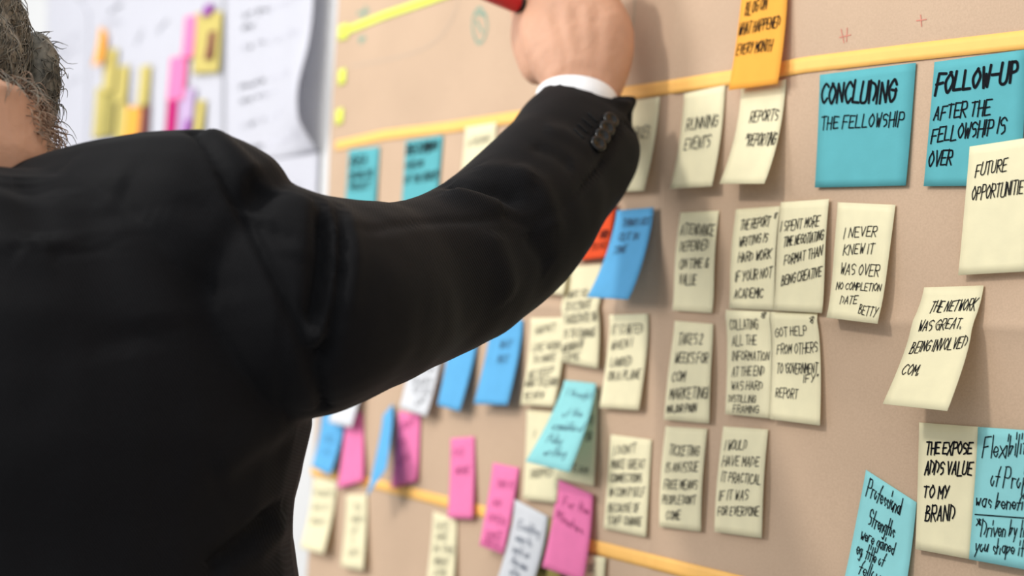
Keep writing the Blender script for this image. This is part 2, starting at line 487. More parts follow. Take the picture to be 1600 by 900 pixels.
note('pale yellow sticky note reading FUTURE OPPORTUNITIES overlapping the teal FOLLOW-UP note', Y, [(1515, 229), (1614, 214), (1606, 424), (1497, 430)],
     [('FUTURE', 1524, 276, 1572, 266, 19, 0.0009), ('OPPORTUNITIES', 1518, 313, 1611, 300, 21, 0.0009)], layer=2)
note('pale yellow sticky note reading ATTENDANCE DEPENDED ON TIME & VALUE', Y, [(1063, 332), (1123, 329), (1112, 489), (1050, 485)],
     [('ATTENDANCE', 1065, 367, 1116, 368, 17), ('DEPENDED', 1065, 394, 1108, 390, 16), ('ON TIME &', 1064, 420, 1108, 418, 15), ('VALUE', 1062, 445, 1088, 445, 16)], bulge=0.003)
note('pale yellow sticky note reading THE REPORT WRITING IS HARD WORK IF YOUR NOT ACADEMIC', Y, [(1150, 327), (1219, 322), (1208, 485), (1139, 482)],
     [('THE REPORT', 1159, 360, 1204, 353, 15), ('8', 1211, 342, 1216, 341, 9, 0.0008), ('WRITING IS', 1158, 386, 1202, 378, 14), ('HARD WORK', 1157, 410, 1207, 404, 14), ('IF YOUR NOT', 1151, 440, 1208, 433, 15), ('ACADEMIC', 1148, 466, 1192, 465, 14)], bulge=0.003)
note('pale yellow sticky note reading I SPENT MORE TIME NEGOTIATING FORMAT THAN BEING CREATIVE', Y, [(1220, 316), (1295, 311), (1284, 489), (1208, 485)],
     [('I SPENT MORE', 1221, 362, 1281, 353, 16), ('TIME NEGOTIATING', 1226, 386, 1294, 374, 15), ('FORMAT THAN', 1226, 415, 1287, 399, 15), ('BEING CREATIVE', 1221, 446, 1287, 431, 15)], layer=1, bulge=0.002, pen=0.0010)
note('pale yellow sticky note reading I NEVER KNEW IT WAS OVER NO COMPLETION DATE BETTY', Y, [(1309, 316), (1399, 320), (1371, 506), (1291, 496)],
     [('I NEVER', 1318, 372, 1368, 369, 16), ('KNEW IT', 1316, 399, 1363, 396, 16), ('WAS OVER', 1311, 428, 1370, 431, 17), ('NO COMPLETION', 1304, 452, 1373, 455, 11, 0.0008), ('DATE', 1311, 475, 1337, 474, 12, 0.0008), ('BETTY', 1341, 490, 1371, 496, 14, 0.0008)], pen=0.0010, bulge=0.002)
note('pale yellow sticky note reading TAKES 2 WEEKS FOR COM MARKETING! MAJOR PAIN', Y, [(1054, 501), (1114, 506), (1108, 662), (1037, 656)],
     [('TAKES 2', 1059, 538, 1097, 537, 17), ('WEEKS FOR', 1055, 567, 1106, 567, 16), ('COM', 1051, 596, 1070, 595, 15), ('MARKETING!', 1047, 623, 1110, 622, 17), ('MAJOR PAIN', 1042, 645, 1087, 643, 12)], bulge=0.002)
note('pale yellow sticky note reading COLLATING ALL THE INFORMATION AT THE END WAS HARD', Y, [(1134, 484), (1203, 487), (1203, 654), (1133, 647)],
     [('COLLATING', 1140, 515, 1183, 514, 15), ('8', 1191, 498, 1197, 497, 9, 0.0008), ('ALL THE', 1142, 540, 1180, 538, 15), ('INFORMATION', 1142, 563, 1205, 564, 14), ('AT THE END', 1142, 588, 1192, 586, 14), ('WAS HARD', 1142, 609, 1190, 609, 13), ('DISTILLING', 1138, 628, 1180, 629, 11), ('FRAMING', 1146, 644, 1185, 645, 11)], layer=1, pen=0.0009, lift=0.002)
note('pale yellow sticky note reading GOT HELP FROM OTHERS TO GOVERNMENTIFY REPORT', Y, [(1204, 487), (1277, 489), (1281, 665), (1203, 655)],
     [('GOT HELP', 1210, 527, 1259, 523, 14), ('8', 1267, 506, 1273, 505, 11, 0.0008), ('FROM OTHERS', 1212, 553, 1275, 550, 15), ("TO 'GOVERNMENT", 1212, 583, 1282, 583, 15), ('IFY"', 1254, 598, 1275, 598, 12), ('REPORT', 1211, 621, 1245, 623, 15)], layer=1, pen=0.0009, lift=0.003)
note('pale yellow sticky note reading TICKETING IS AN ISSUE FREE MEANS PEOPLE DONT COME', Y, [(1040, 666), (1105, 670), (1095, 831), (1030, 823)],
     [('TICKETING', 1047, 711, 1093, 713, 16), ('IS AN ISSUE', 1043, 737, 1092, 737, 15), ('FREE MEANS', 1040, 764, 1091, 764, 14), ("PEOPLE DON'T", 1037, 787, 1088, 788, 13), ('COME', 1042, 812, 1063, 812, 14)], bulge=0.002)
note('pale yellow sticky note reading I WOULD HAVE MADE IT PRACTICAL IF IT WAS FOR EVERYONE', Y, [(1130, 666), (1200, 671), (1190, 841), (1116, 831)],
     [('I WOULD', 1134, 703, 1167, 703, 15), ('HAVE MADE', 1131, 727, 1187, 729, 15), ('IT PRACTICAL', 1130, 752, 1190, 757, 15), ('IF IT WAS', 1126, 781, 1170, 781, 15), ('FOR EVERYONE', 1123, 805, 1186, 806, 14)], bulge=0.002, pen=0.0010)
note('pale yellow sticky note reading THE NETWORK WAS GREAT, lower edge curled far off the paper', Y, [(1444, 449), (1537, 446), (1480, 642), (1379, 631)],
     [('THE NETWORK', 1450, 488, 1531, 484, 18), ('WAS GREAT.', 1432, 518, 1500, 513, 17), ('BEING INVOLVED', 1417, 552, 1511, 543, 18), ('COM.', 1404, 586, 1430, 587, 17)], pen=0.0010, power=1.35)
note('pale yellow sticky note reading THE EXPOSE ADDS VALUE TO MY BRAND', Y, [(1436, 660), (1531, 667), (1516, 874), (1430, 858)],
     [('THE EXPOSE', 1447, 709, 1517, 710, 18, 0.0014), ('ADDS VALUE', 1445, 740, 1517, 743, 20, 0.0014), ('TO MY', 1443, 778, 1482, 778, 18, 0.0014), ('BRAND', 1446, 813, 1490, 814, 23, 0.0014)], lift=0.003)
note('aqua sticky note in cursive reading Flexibility of Project was beneficial', 'aqua', [(1528, 667), (1630, 674), (1622, 894), (1514, 874)],
     [('Flexibility', 1534, 716, 1612, 710, 34, 0.0010), ('of Project', 1547, 759, 1622, 766, 30, 0.0010), ('was beneficial', 1524, 791, 1622, 800, 24, 0.0010), ('~line', 1524, 804, 1626, 812, 2, 0.0010),
      ('*Driven by how', 1523, 837, 1612, 840, 26, 0.0009), ('you shape it', 1524, 861, 1598, 868, 23, 0.0009)], layer=1, lift=0.004)
note('tilted aqua sticky note in cursive reading Professional Strengths were gained', 'aqua', [(1353, 734), (1432, 785), (1408, 960), (1312, 935)],
     [('Professional', 1353, 774, 1405, 803, 26, 0.0010), ('Strengths', 1355, 819, 1395, 840, 25, 0.0010), ('were gained', 1344, 841, 1394, 866, 21, 0.0009), ('eg. title of', 1337, 864, 1379, 886, 21, 0.0009), ('fellow', 1341, 895, 1372, 910, 22, 0.0009)], lift=0.006)
note('pale yellow sticky note reading I DONT MAKE GREAT CONNECTIONS IN COM ITSELF', Y, [(954, 679), (1018, 687), (1009, 840), (943, 826)],
     [("I DON'T", 959, 711, 992, 707, 14), ('MAKE GREAT', 955, 732, 1006, 732, 14), ('CONNECTIONS', 953, 753, 1001, 753, 13), ('IN COM ITSELF', 952, 775, 1006, 775, 13), ('BECAUSE OF', 950, 800, 997, 800, 13), ('STAFF CHANGE', 948, 818, 1001, 822, 13)])
note('pale yellow sticky note reading IT STARTED WHEN I LANDED ON A PLANE', Y, [(952, 492), (1012, 490), (998, 641), (936, 637)],
     [('IT STARTED', 954, 522, 1000, 521, 15), ('WHEN I', 952, 548, 983, 541, 14), ('LANDED', 951, 573, 982, 571, 14), ('ON A PLANE', 947, 595, 997, 592, 15)])
note('pale yellow sticky note with six blurred lines, tucked below the bright blue curled note', Y, [(884, 415), (942, 412), (934, 576), (875, 565)],
     [('I WAS SO', 886, 467, 918, 464, 13), ('TO NAVIGATE', 885, 486, 926, 481, 13), ('FACILITATE OR', 884, 506, 934, 501, 13), ('IS TO CHANGE', 882, 528, 930, 526, 13), ('AGENDA OF', 878, 551, 912, 543, 13), ('TIME', 878, 566, 906, 561, 12)], layer=1, lift=0.004)
note('pale yellow sticky note mostly behind the elbow, touching the six-line yellow note', Y, [(850, 310), (904, 306), (880, 461), (834, 456)], lift=0.006)
note('pale yellow sticky note with small handwriting right of the two blue curled notes', Y, [(829, 497), (884, 496), (865, 636), (813, 632)],
     [("HADN'T", 834, 523, 865, 516, 12), ('LIKE WORK', 829, 549, 872, 545, 12), ('TO MAKE', 829, 569, 864, 563, 12), ('WE KEEP', 823, 591, 860, 585, 12), ('WANT TO LEARN', 819, 605, 868, 602, 12), ('REVIEW', 818, 624, 848, 622, 11)], lift=0.007)
note('pale yellow sticky note behind the aqua note, with one word near its lower edge', Y, [(823, 640), (880, 645), (869, 786), (817, 780)],
     [('I', 835, 684, 838, 684, 12), ('DROPPED', 829, 747, 862, 744, 13)], lift=0.004)
note('pale yellow sticky note shaded behind the right side of the aqua note', Y, [(874, 607), (934, 611), (928, 760), (868, 748)],
     [('IDEAS', 905, 662, 926, 664, 14), ('FOR', 910, 688, 924, 690, 13), ('TEAM', 888, 735, 918, 742, 12)], lift=0.003)
note('curled aqua sticky note with small cursive hanging over two yellow notes', 'aqua', [(882, 594), (931, 599), (890, 738), (821, 721)],
     [('I thought', 881, 618, 921, 624, 13), ('of the', 872, 652, 902, 652, 14), ('organization of', 857, 671, 908, 675, 14), ('Policy', 850, 691, 872, 695, 14), ('writing', 847, 711, 880, 714, 13)], layer=3, pen=0.0008, ink='inkblue', power=1.4)
note('pale yellow sticky note partly hidden behind the jacket cuff', Y, [(966, 161), (1031, 151), (1006, 298), (948, 300)],
     [('RESOURCES', 966, 218, 1010, 214, 17)], pen=0.0011)
note('bright blue sticky note curled away from the paper beside the black sleeve', 'blue', [(964, 329), (1021, 324), (982, 468), (917, 464)],
     [('THINGS GOT', 968, 354, 1012, 351, 12), ('OUT IN', 960, 376, 990, 374, 12), ('TIME', 951, 397, 971, 394, 12)], ink='inkblue', layer=3, power=1.5)
note('red orange sticky note half hidden behind sleeve and blue note', 'red', [(908, 324), (962, 318), (946, 402), (892, 408)],
     [('HARD', 936, 372, 948, 371, 12), ('TO DO', 922, 392, 944, 388, 11)], layer=2, lift=0.005)
note('bright blue sticky note hanging below the sleeve, right one of the pair', 'blue', [(768, 498), (817, 500), (793, 633), (740, 631)],
     [('WHY', 778, 545, 795, 543, 13), ('NOT', 774, 568, 790, 567, 13)], ink='inkblue', power=1.4)
note('bright blue sticky note hanging below the sleeve beside the white note', 'blue', [(703, 520), (748, 520), (718, 643), (683, 633)], power=1.4)
note('white sticky note with short black words, upper edge behind the sleeve', 'white', [(642, 535), (692, 536), (666, 651), (624, 637)],
     [('NEW', 648, 582, 672, 583, 11), ('PLACES', 642, 600, 670, 602, 11), ('TO GO', 640, 615, 668, 617, 11), ('UP', 648, 633, 660, 633, 11)], layer=1)
note('white sticky note peeking out under the armpit above a blue and pink note', 'white', [(528, 560), (572, 562), (549, 668), (513, 660)], layer=2)
note('bright blue sticky note at the left paper edge, overlapped by white note', 'blue', [(503, 636), (542, 640), (515, 743), (487, 729)],
     [('ALL', 505, 690, 520, 692, 12), ('IN', 501, 711, 512, 712, 11)], ink='inkblue')
note('pink sticky note below the armpit between two bright blue notes', 'pink', [(542, 640), (566, 645), (567, 752), (526, 764)], ink='inkpink', lift=0.005)
note('narrow twisted bright blue sticky note between two pink notes', 'blue', [(598, 650), (613, 631), (603, 733), (572, 777)], layer=1, lift=0.03, power=1.2)
note('pink sticky note right of the twisted blue note, under a white note', 'pink', [(623, 642), (657, 648), (651, 752), (611, 763)],
     [('KEEP', 628, 670, 645, 666, 10), ('IT', 622, 700, 634, 698, 10), ('UP', 622, 726, 638, 720, 10)], ink='inkpink')
note('upright pink sticky note crossing the lower orange tape alone', 'pink', [(704, 685), (741, 682), (738, 811), (699, 809)],
     [('DO', 708, 714, 722, 711, 12), ('MORE', 711, 742, 732, 740, 11)], ink='inkpink', lift=0.005)
note('slanted pink sticky note with four words left of the white slanted note', 'pink', [(770, 723), (811, 731), (786, 866), (749, 852)],
     [('THIS IS', 774, 762, 800, 764, 12), ('AN', 768, 790, 780, 792, 12), ('OPEN', 762, 814, 786, 821, 12), ('SPACE', 757, 842, 782, 843, 12), ('FOR ALL', 755, 850, 784, 858, 9)], ink='inkpink', power=1.3)
note('large pink sticky note reading For the Minutes near the bottom edge', 'pink', [(872, 749), (926, 773), (911, 908), (847, 886)],
     [('For the', 878, 790, 916, 804, 15, 0.0010), ('Minutes', 867, 810, 906, 834, 14, 0.0010)], ink='inkpink', layer=2)
note('slanted white sticky note with dark handwriting between two pink notes', 'white', [(804, 780), (856, 807), (828, 925), (776, 908)],
     [('Exciting', 806, 826, 838, 838, 14), ('ways to', 802, 844, 826, 854, 13), ('work on', 798, 862, 822, 873, 13), ('the new', 796, 880, 820, 892, 13), ('site', 794, 897, 808, 902, 12)], layer=2, ink='inkblue')
note('olive yellow sticky note low between the white and large pink notes', 'olive', [(846, 806), (884, 820), (872, 930), (828, 920)],
     [('GO', 846, 880, 856, 884, 11), ('ON', 842, 896, 852, 899, 11)], layer=1, lift=0.003)
note('pale yellow sticky note cut by the bottom edge, right of the large pink note', Y, [(890, 864), (946, 871), (936, 990), (884, 980)],
     [('OK', 917, 894, 927, 894, 12)], layer=1, lift=0.003)
note('pale yellow sticky note curling over the white wall at the paper edge', Y, [(490, 746), (527, 752), (505, 866), (469, 856)],
     [('ALWAYS', 490, 774, 518, 778, 11), ('GOT IT', 487, 797, 510, 800, 10), ('RIGHT', 483, 819, 505, 822, 10)], layer=0)
note('narrow pale yellow sticky note with five short lines, second from the paper edge', Y, [(541, 773), (573, 772), (567, 892), (532, 885)],
     [('TO', 552, 798, 562, 798, 9), ('READ', 548, 816, 564, 816, 9), ('IF', 548, 835, 556, 834, 9), ('I', 549, 850, 551, 850, 9), ('GO', 544, 869, 558, 868, 10)], lift=0.007)
note('pale yellow sticky note with five short lines below the upright pink note', Y, [(677, 799), (714, 812), (708, 924), (666, 912)],
     [('WE', 681, 826, 700, 828, 11), ('ARE', 681, 843, 698, 846, 11), ('IN THE', 678, 862, 708, 866, 11), ('RIGHT', 678, 882, 700, 884, 11), ('JOB', 676, 899, 696, 901, 11)], lift=0.004)
note('teal sticky note at the far left end of the header row', 'teal', [(545, 234), (593, 229), (584, 345), (535, 352)],
     [('IDEA', 547, 262, 572, 256, 15, 0.003), ('BEFORE THE', 546, 281, 582, 276, 11, 0.0018), ('PROJECT', 546, 298, 578, 294, 11, 0.0018)], lift=0.002)
note('teal sticky note second from the left in the header row, above the sleeve', 'teal', [(634, 220), (692, 211), (680, 338), (625, 345)],
     [('BECOMING', 636, 242, 682, 234, 15, 0.003), ('A FELLOW', 634, 264, 660, 260, 11, 0.0018), ('OF THE GROUP', 633, 287, 688, 278, 12, 0.0018)], lift=0.002)
note('pale yellow sticky note above the sleeve, right of the second teal note', Y, [(727, 199), (776, 191), (764, 322), (714, 327)],
     [('ASKING', 731, 230, 764, 222, 13)], lift=0.004)
note('pale yellow sticky note mostly hidden behind the sleeve, left of the white cuff', Y, [(797, 197), (846, 187), (834, 322), (782, 328)], lift=0.006)

# ------------------------------------------------------------------ white sheets on the wall to the left
def sheet(label, corners, lift_fn, lines, e, mat='sheet', group='white paper sheets on the wall', ink='inkgrey', w=0.0022):
    P = [on_wall(*c, -e) for c in corners]
    def S(u, v, off=0.0):
        t = (P[0] * (1 - u) + P[1] * u) * (1 - v) + (P[3] * (1 - u) + P[2] * u) * v
        return (t.x, t.y - lift_fn(u, v) - off, t.z)
    nu, nv = 28, 36
    V = [S(j / nu, i / nv) for i in range(nv + 1) for j in range(nu + 1)]
    F = [(i * (nu + 1) + j, (i + 1) * (nu + 1) + j, (i + 1) * (nu + 1) + j + 1, i * (nu + 1) + j + 1) for i in range(nv) for j in range(nu)]
    o = build('paper_sheet', V, F, M[mat], origin=P[0])
    md = o.modifiers.new('thickness', 'SOLIDIFY'); md.thickness = 0.0003; md.offset = -1
    tag(o, label, 'paper sheet', group)
    if lines:
        W = (P[1] - P[0]).length; H = (P[3] - P[0]).length
        side = math.dist(corners[0], corners[3])
        TV = []; TF = []; R = random.Random(hash_text(label))
        for (text, xl, yl, xr, yr, h) in lines:
            u0, v0 = inv_bilinear(corners, (xl, yl)); u1, v1 = inv_bilinear(corners, (xr, yr)); hv = h / side
            st, wd = layout(text, R)
            for s in st:
                ribbon([((u0 + (u1 - u0) * gx / wd) * W, (v0 + (v1 - v0) * gx / wd - gy / 6 * hv) * H) for gx, gy in s], w, TV, TF, lambda x, y: S(x / W, y / H, 0.0006))
        build('lettering', TV, TF, M[ink], parent=o, smooth=False)
    return o
def curl(u, v):
    a = max(0, (u - 0.45) / 0.55) ** 2
    return a * (0.018 + 0.014 * math.exp(-((v - 0.76) / 0.2) ** 2)) * (1 - max(0, (v - 0.86) / 0.14) ** 1.5 * 0.9)
sheet('white sheet with grey handwriting, right edge curled off the wall beside the brown paper',
      [(352, -55), (518, -110), (500, 238), (352, 262)], curl,
      [('our group want to', 384, 27, 478, 0, 9), ('about', 383, 47, 403, 41, 9), ('the first question', 381, 80, 478, 52, 9),
       ('people are in', 379, 139, 462, 116, 9), ('and share', 379, 163, 436, 145, 9), ('what next', 379, 202, 444, 181, 9), ('things we can do', 380, 238, 480, 214, 9)], 0.004)
sheet('white sheet below the curled one, above the raised shoulder', [(350, 262), (500, 238), (494, 420), (346, 470)], lambda u, v: 0.002,
      [('second list of', 385, 304, 470, 292, 8)], 0.002)
sheet('white sheet behind the coloured notes in the middle of the left wall', [(128, -110), (352, -130), (348, 400), (122, 470)], lambda u, v: 0.0012,
      [('some ideas', 180, 26, 204, 10, 9), ('to start', 170, 44, 204, 38, 8), ('group', 262, 52, 276, 36, 8), ('plan', 228, 72, 238, 54, 8)], 0.0015)
sheet('pale white sheet at the far left beside the head', [(76, -60), (140, 20), (134, 420), (66, 420)], lambda u, v: 0.001,
      [('make it short', 92, 85, 128, 55, 7), ('and clear now', 90, 104, 128, 76, 7), ('for all of us', 90, 150, 126, 128, 7)], 0.0035)

def wnote(label, color, c, **k):
    return note(label, color, c, group=GW, **k)
def quad(x0, x1, y0, y1, lean=3, slope=-3):
    return [(x0 + lean, y0 - slope * 0), (x1 + lean, y0 + slope), (x1 - lean, y1 + slope), (x0 - lean, y1)]
wnote('orange sticky note leaning at the upper left of the blurred cluster', 'orange', [(155, 42), (165, 48), (158, 98), (143, 104)], lift=0.012)
wnote('tall olive yellow sticky note just right of the leaning orange note', 'yellow2', quad(162, 180, 78, 146))
wnote('olive yellow sticky note below the first olive note, above the shoulder', 'olive', quad(158, 178, 146, 216))
wnote('pale yellow sticky note at the lower left corner of the cluster', 'yellow2', quad(147, 160, 138, 218))
wnote('narrow yellow sticky note in the second column, upper one', 'yellow2', quad(182, 198, 104, 162))
wnote('narrow yellow sticky note in the second column, lower one', 'yellow2', quad(181, 196, 162, 224))
wnote('narrow olive yellow sticky note standing over the maroon note', 'yellow2', quad(216, 232, 104, 168))
wnote('bright orange sticky note left of the maroon note, above the shoulder', 'orange', quad(193, 217, 168, 226))
wnote('dark maroon sticky note right of a bright orange note', 'brown', quad(217, 230, 166, 224))
wnote('upper hot pink sticky note in the blurred cluster', 'pink', quad(286, 304, 26, 92))
wnote('middle hot pink sticky note in the blurred cluster', 'pink', quad(263, 289, 90, 158))
wnote('dark magenta sticky note directly above the shoulder', 'magenta', quad(258, 275, 156, 226), layer=1)
wnote('pale lilac sticky note right of the magenta note', 'lilac', quad(277, 301, 140, 222))
wnote('small purple sticky note at the top of the cluster', 'purple', quad(316, 330, 8, 26))
wnote('broad olive yellow sticky note with a brown mark', 'yellow2', quad(303, 344, 20, 116))
wnote('brown sticky note lying on the broad olive yellow note', 'brown', quad(322, 333, 50, 94, 4), layer=1)
wnote('small olive sticky note low at the right of the cluster', 'yellow2', quad(304, 317, 158, 210))
wnote('small purple sticky note low beside the small olive note', 'purple', quad(286, 296, 188, 212), layer=1)

exec_person = True
# ================================================================== the person
FACE = Vector((FW.x, FW.y, 0)).normalized()          # where the chest points
SIDE = Vector((FACE.y, -FACE.x, 0))                   # the wearer's right
UPW = Vector((0, 0, 1))
NR = 36
class Solid:
    def __init__(self): self.v = []; self.f = []
    def rings(self, rings):
        """closed loft through rings (each NR points)"""
        b = len(self.v); n = len(rings[0])
        for r in rings: self.v += [tuple(p) for p in r]
        for i in range(len(rings) - 1):
            for j in range(n):
                a = b + i * n + j; a2 = b + i * n + (j + 1) % n
                self.f.append((a, a2, a2 + n, a + n))
        self.f.append(tuple(b + j for j in range(n))[::-1])
        e = b + (len(rings) - 1) * n
        self.f.append(tuple(e + j for j in range(n)))
        return self
    def ell(self, c, ax, r):
        c = Vector(c); R = []
        n = 16
        for i in range(1, n):
            t = math.pi * i / n
            R.append([c + ax[0] * (r[0] * math.sin(t) * math.cos(q)) + ax[1] * (r[1] * math.sin(t) * math.sin(q)) - ax[2] * (r[2] * math.cos(t))
                      for q in [2 * math.pi * k / 24 for k in range(24)]])
        return self.rings(R)
    def limb(self, pts, rad, sub=6):
        """round tapered limb through points"""
        P = catmull([tuple(p) for p in pts], sub); Rr = [q[0] for q in catmull([(r, 0.0) for r in rad], sub)]
        P = [Vector(p) for p in P]; R = []
        prev = None
        for i, p in enumerate(P):
            t = (P[min(i + 1, len(P) - 1)] - P[max(i - 1, 0)]).normalized()
            a = (prev - t * prev.dot(t)) if prev is not None else t.orthogonal()
            a.normalize(); prev = a; bb = t.cross(a)
            R.append([p + a * (Rr[i] * math.cos(q)) + bb * (Rr[i] * math.sin(q)) for q in [2 * math.pi * k / 20 for k in range(20)]])
        # rounded ends
        def shrink(r, p, t, k, s): return [p + (x - p) * k + t * s for x in r]
        t0 = (P[0] - P[1]).normalized(); t1 = (P[-1] - P[-2]).normalized()
        R = [shrink(R[0], P[0], t0, .55, Rr[0] * .8), shrink(R[0], P[0], t0, .85, Rr[0] * .5)] + R + \
            [shrink(R[-1], P[-1], t1, .85, Rr[-1] * .5), shrink(R[-1], P[-1], t1, .55, Rr[-1] * .8)]
        return self.rings(R)

def ellipse(c, a, b, n=NR, p=2.0):
    """ring about c with half-axis vectors a and b (superellipse power p)"""
    R = []
    for k in range(n):
        q = 2 * math.pi * k / n
        x, y = math.cos(q), math.sin(q)
        x = math.copysign(abs(x) ** (2 / p), x); y = math.copysign(abs(y) ** (2 / p), y)
        R.append(c + a * x + b * y)
    return R

def chord_rings(spec, sub=5):
    """spec rows: (upper px, upper py, Z, lower px, lower py, Z, half thickness, [front shift px, py]) -> smooth list of rings"""
    rows = []
    for s in spec:
        rows.append(list(cp(s[0], s[1], s[2])) + list(cp(s[3], s[4], s[5])) + [s[6]])
    dense = catmull([tuple(r) for r in rows], sub)
    C = [((Vector(r[:3]) + Vector(r[3:6])) / 2, (Vector(r[3:6]) - Vector(r[:3])) / 2, r[6]) for r in dense]
    R = []
    for i, (c, h, b) in enumerate(C):
        ax = (C[min(i + 1, len(C) - 1)][0] - C[max(i - 1, 0)][0])
        n = ax.cross(h)
        view = (c - CAM).normalized()
        if n.length < 1e-6: n = view
        n.normalize()
        if n.dot(view) < 0: n = -n
        n = (n + view * 0.6).normalized()
        n = (n - h * (n.dot(h) / h.length_squared)).normalized()
        R.append(ellipse(c, h, n * b, p=2.15))
    return R

def remesh(S, voxel, smooth_it, smooth_f=0.5):
    me = bpy.data.meshes.new('tmp'); me.from_pydata(S.v, [], S.f); me.update()
    bm = bmesh.new(); bm.from_mesh(me); bmesh.ops.recalc_face_normals(bm, faces=bm.faces); bm.to_mesh(me); bm.free()
    o = bpy.data.objects.new('tmp', me); COL.objects.link(o)
    r = o.modifiers.new('r', 'REMESH'); r.mode = 'VOXEL'; r.voxel_size = voxel
    if smooth_it:
        s = o.modifiers.new('s', 'SMOOTH'); s.factor = smooth_f; s.iterations = smooth_it
    dg = bpy.context.evaluated_depsgraph_get(); dg.update()
    ev = bpy.data.meshes.new_from_object(o.evaluated_get(dg))
    bpy.data.objects.remove(o); bpy.data.meshes.remove(me)
    n = len(ev.vertices)
    co = np.empty(n * 3); ev.vertices.foreach_get('co', co); co = co.reshape(-1, 3)
    no = np.empty(n * 3); ev.vertices.foreach_get('normal', no); no = no.reshape(-1, 3)
    faces = [tuple(p.vertices) for p in ev.polygons]
    bpy.data.meshes.remove(ev)
    return co, no, faces

def recompute_normals(co, faces):
    f = np.array([q[:4] if len(q) == 4 else (q[0], q[1], q[2], q[2]) for q in faces])
    d1 = co[f[:, 2]] - co[f[:, 0]]; d2 = co[f[:, 3]] - co[f[:, 1]]
    fn = np.cross(d1, d2); no = np.zeros_like(co)
    for k in range(4): np.add.at(no, f[:, k], fn)
    return no / (np.linalg.norm(no, axis=1, keepdims=True) + 1e-12)

def fold(co, no, bvh, pix, depth, sigma, taper=True):
    """raise (depth > 0) or press in (depth < 0) the cloth along a path seen on it"""
    P = []
    for (a, b), (c, d) in zip(pix[:-1], pix[1:]):
        n = max(2, int(math.dist((a, b), (c, d)) / 6))
        for i in range(n + 1):
            h = bvh.ray_cast(CAM, ray(a + (c - a) * i / n, b + (d - b) * i / n).normalized())
            if h[0] is not None: P.append(np.array(h[0]))
    if len(P) < 2: return
    P = np.array(P); lo = P.min(0) - 4 * sigma; hi = P.max(0) + 4 * sigma
    idx = np.where(((co > lo) & (co < hi)).all(1))[0]
    if len(idx) == 0: return
    best = np.full(len(idx), 1e9); bt = np.zeros(len(idx))
    for k, p in enumerate(P):
        d = np.linalg.norm(co[idx] - p, axis=1)
        s = d < best; best[s] = d[s]; bt[s] = k / (len(P) - 1)
    w = np.exp(-(best / sigma) ** 2)
    if taper: w *= np.clip(np.minimum(bt, 1 - bt) * 6 + 0.15, 0, 1)
    co[idx] += no[idx] * (w * depth)[:, None]

# --- place of the figure
FEET = cp(-90, 450, 0.80); FEET = Vector((FEET.x, FEET.y, 0.0))
def at(s, f, z): return FEET + SIDE * s + FACE * f + UPW * z

# --- jacket
J = Solid()
T = []
# torso: (image y, right contour px, centre px, half depth)
for (py, rx, cx, b, pw) in ((1960, 545, -66, .136, 2.3), (1750, 540, -68, .134, 2.3), (1500, 520, -70, .130, 2.3), (1200, 505, -72, .128, 2.3), (1000, 484, -75, .126, 2.3), (900, 468, -78, .126, 2.3), (820, 455, -80, .127, 2.3), (760, 455, -82, .128, 2.3),
                            (700, 468, -84, .130, 2.3), (640, 486, -86, .130, 2.3), (560, 482, -88, .128, 2.3), (470, 462, -90, .124, 2.3), (380, 432, -92, .114, 2.25),
                            (320, 385, -94, .100, 2.2), (288, 340, -96, .082, 2.1), (270, 280, -98, .062, 2.0)):
    c = cp(cx, py, .80); r = cp(rx, py, .80)
    a = (r - c); a.z = 0
    T.append(ellipse(c, SIDE * a.length, FACE * b, p=pw))
J.rings(T)
# yoke from the neck to the raised right shoulder and to the low left shoulder
J.limb([cp(-90, 376, .80), cp(30, 364, .79), cp(120, 350, .782), cp(220, 340, .775), cp(300, 350, .772), cp(350, 380, .772), cp(398, 410, .775), cp(455, 436, .79)], [.036, .038, .042, .047, .052, .053, .043, .040])
ARM = [(250, 250, .80, 330, 640, .80, .052), (340, 222, .795, 430, 655, .795, .062), (398, 272, .785, 500, 651, .787, .070), (440, 302, .795, 552, 634, .797, .070),
       (505, 317, .822, 610, 603, .828, .065), (580, 322, .862, 672, 573, .868, .057), (640, 310, .897, 735, 545, .90, .055), (697, 280, .932, 795, 516, .932, .054),
       (738, 247, .960, 858, 464, .955, .052), (772, 217, .985, 905, 408, .978, .050), (800, 192, 1.016, 944, 350, 1.010, .047), (818, 173, 1.042, 978, 298, 1.034, .044),
       (831, 160, 1.062, 1000, 246, 1.054, .041), (838, 152, 1.074, 990, 205, 1.062, .038)]
AR = chord_rings(ARM)
# the cuff ring: its near rim rises towards the hand
ca, cb = cp(838, 151, 1.080), cp(992, 162, 1.066)
cm = (ca + cb) / 2
J.limb([cp(925, 164, 1.052), cp(960, 161, 1.057), cp(988, 159, 1.062)], [.006, .0065, .0055])
AR.append(ellipse(cm, (cb - ca) / 2, (cp(905, 166, 1.110) - cm), p=2.1))
J.rings(AR)
# left sleeve hanging at the other side
J.limb([at(-.17, 0, 1.43), at(-.215, .01, 1.34), at(-.25, .02, 1.18), at(-.27, .05, 1.02), at(-.27, .10, .86), at(-.265, .13, .80)], [.055, .066, .060, .054, .046, .045])
J.limb([at(0.02, .01, 1.385), at(-.10, .0, 1.39), at(-.18, 0, 1.385)], [.05, .05, .05])
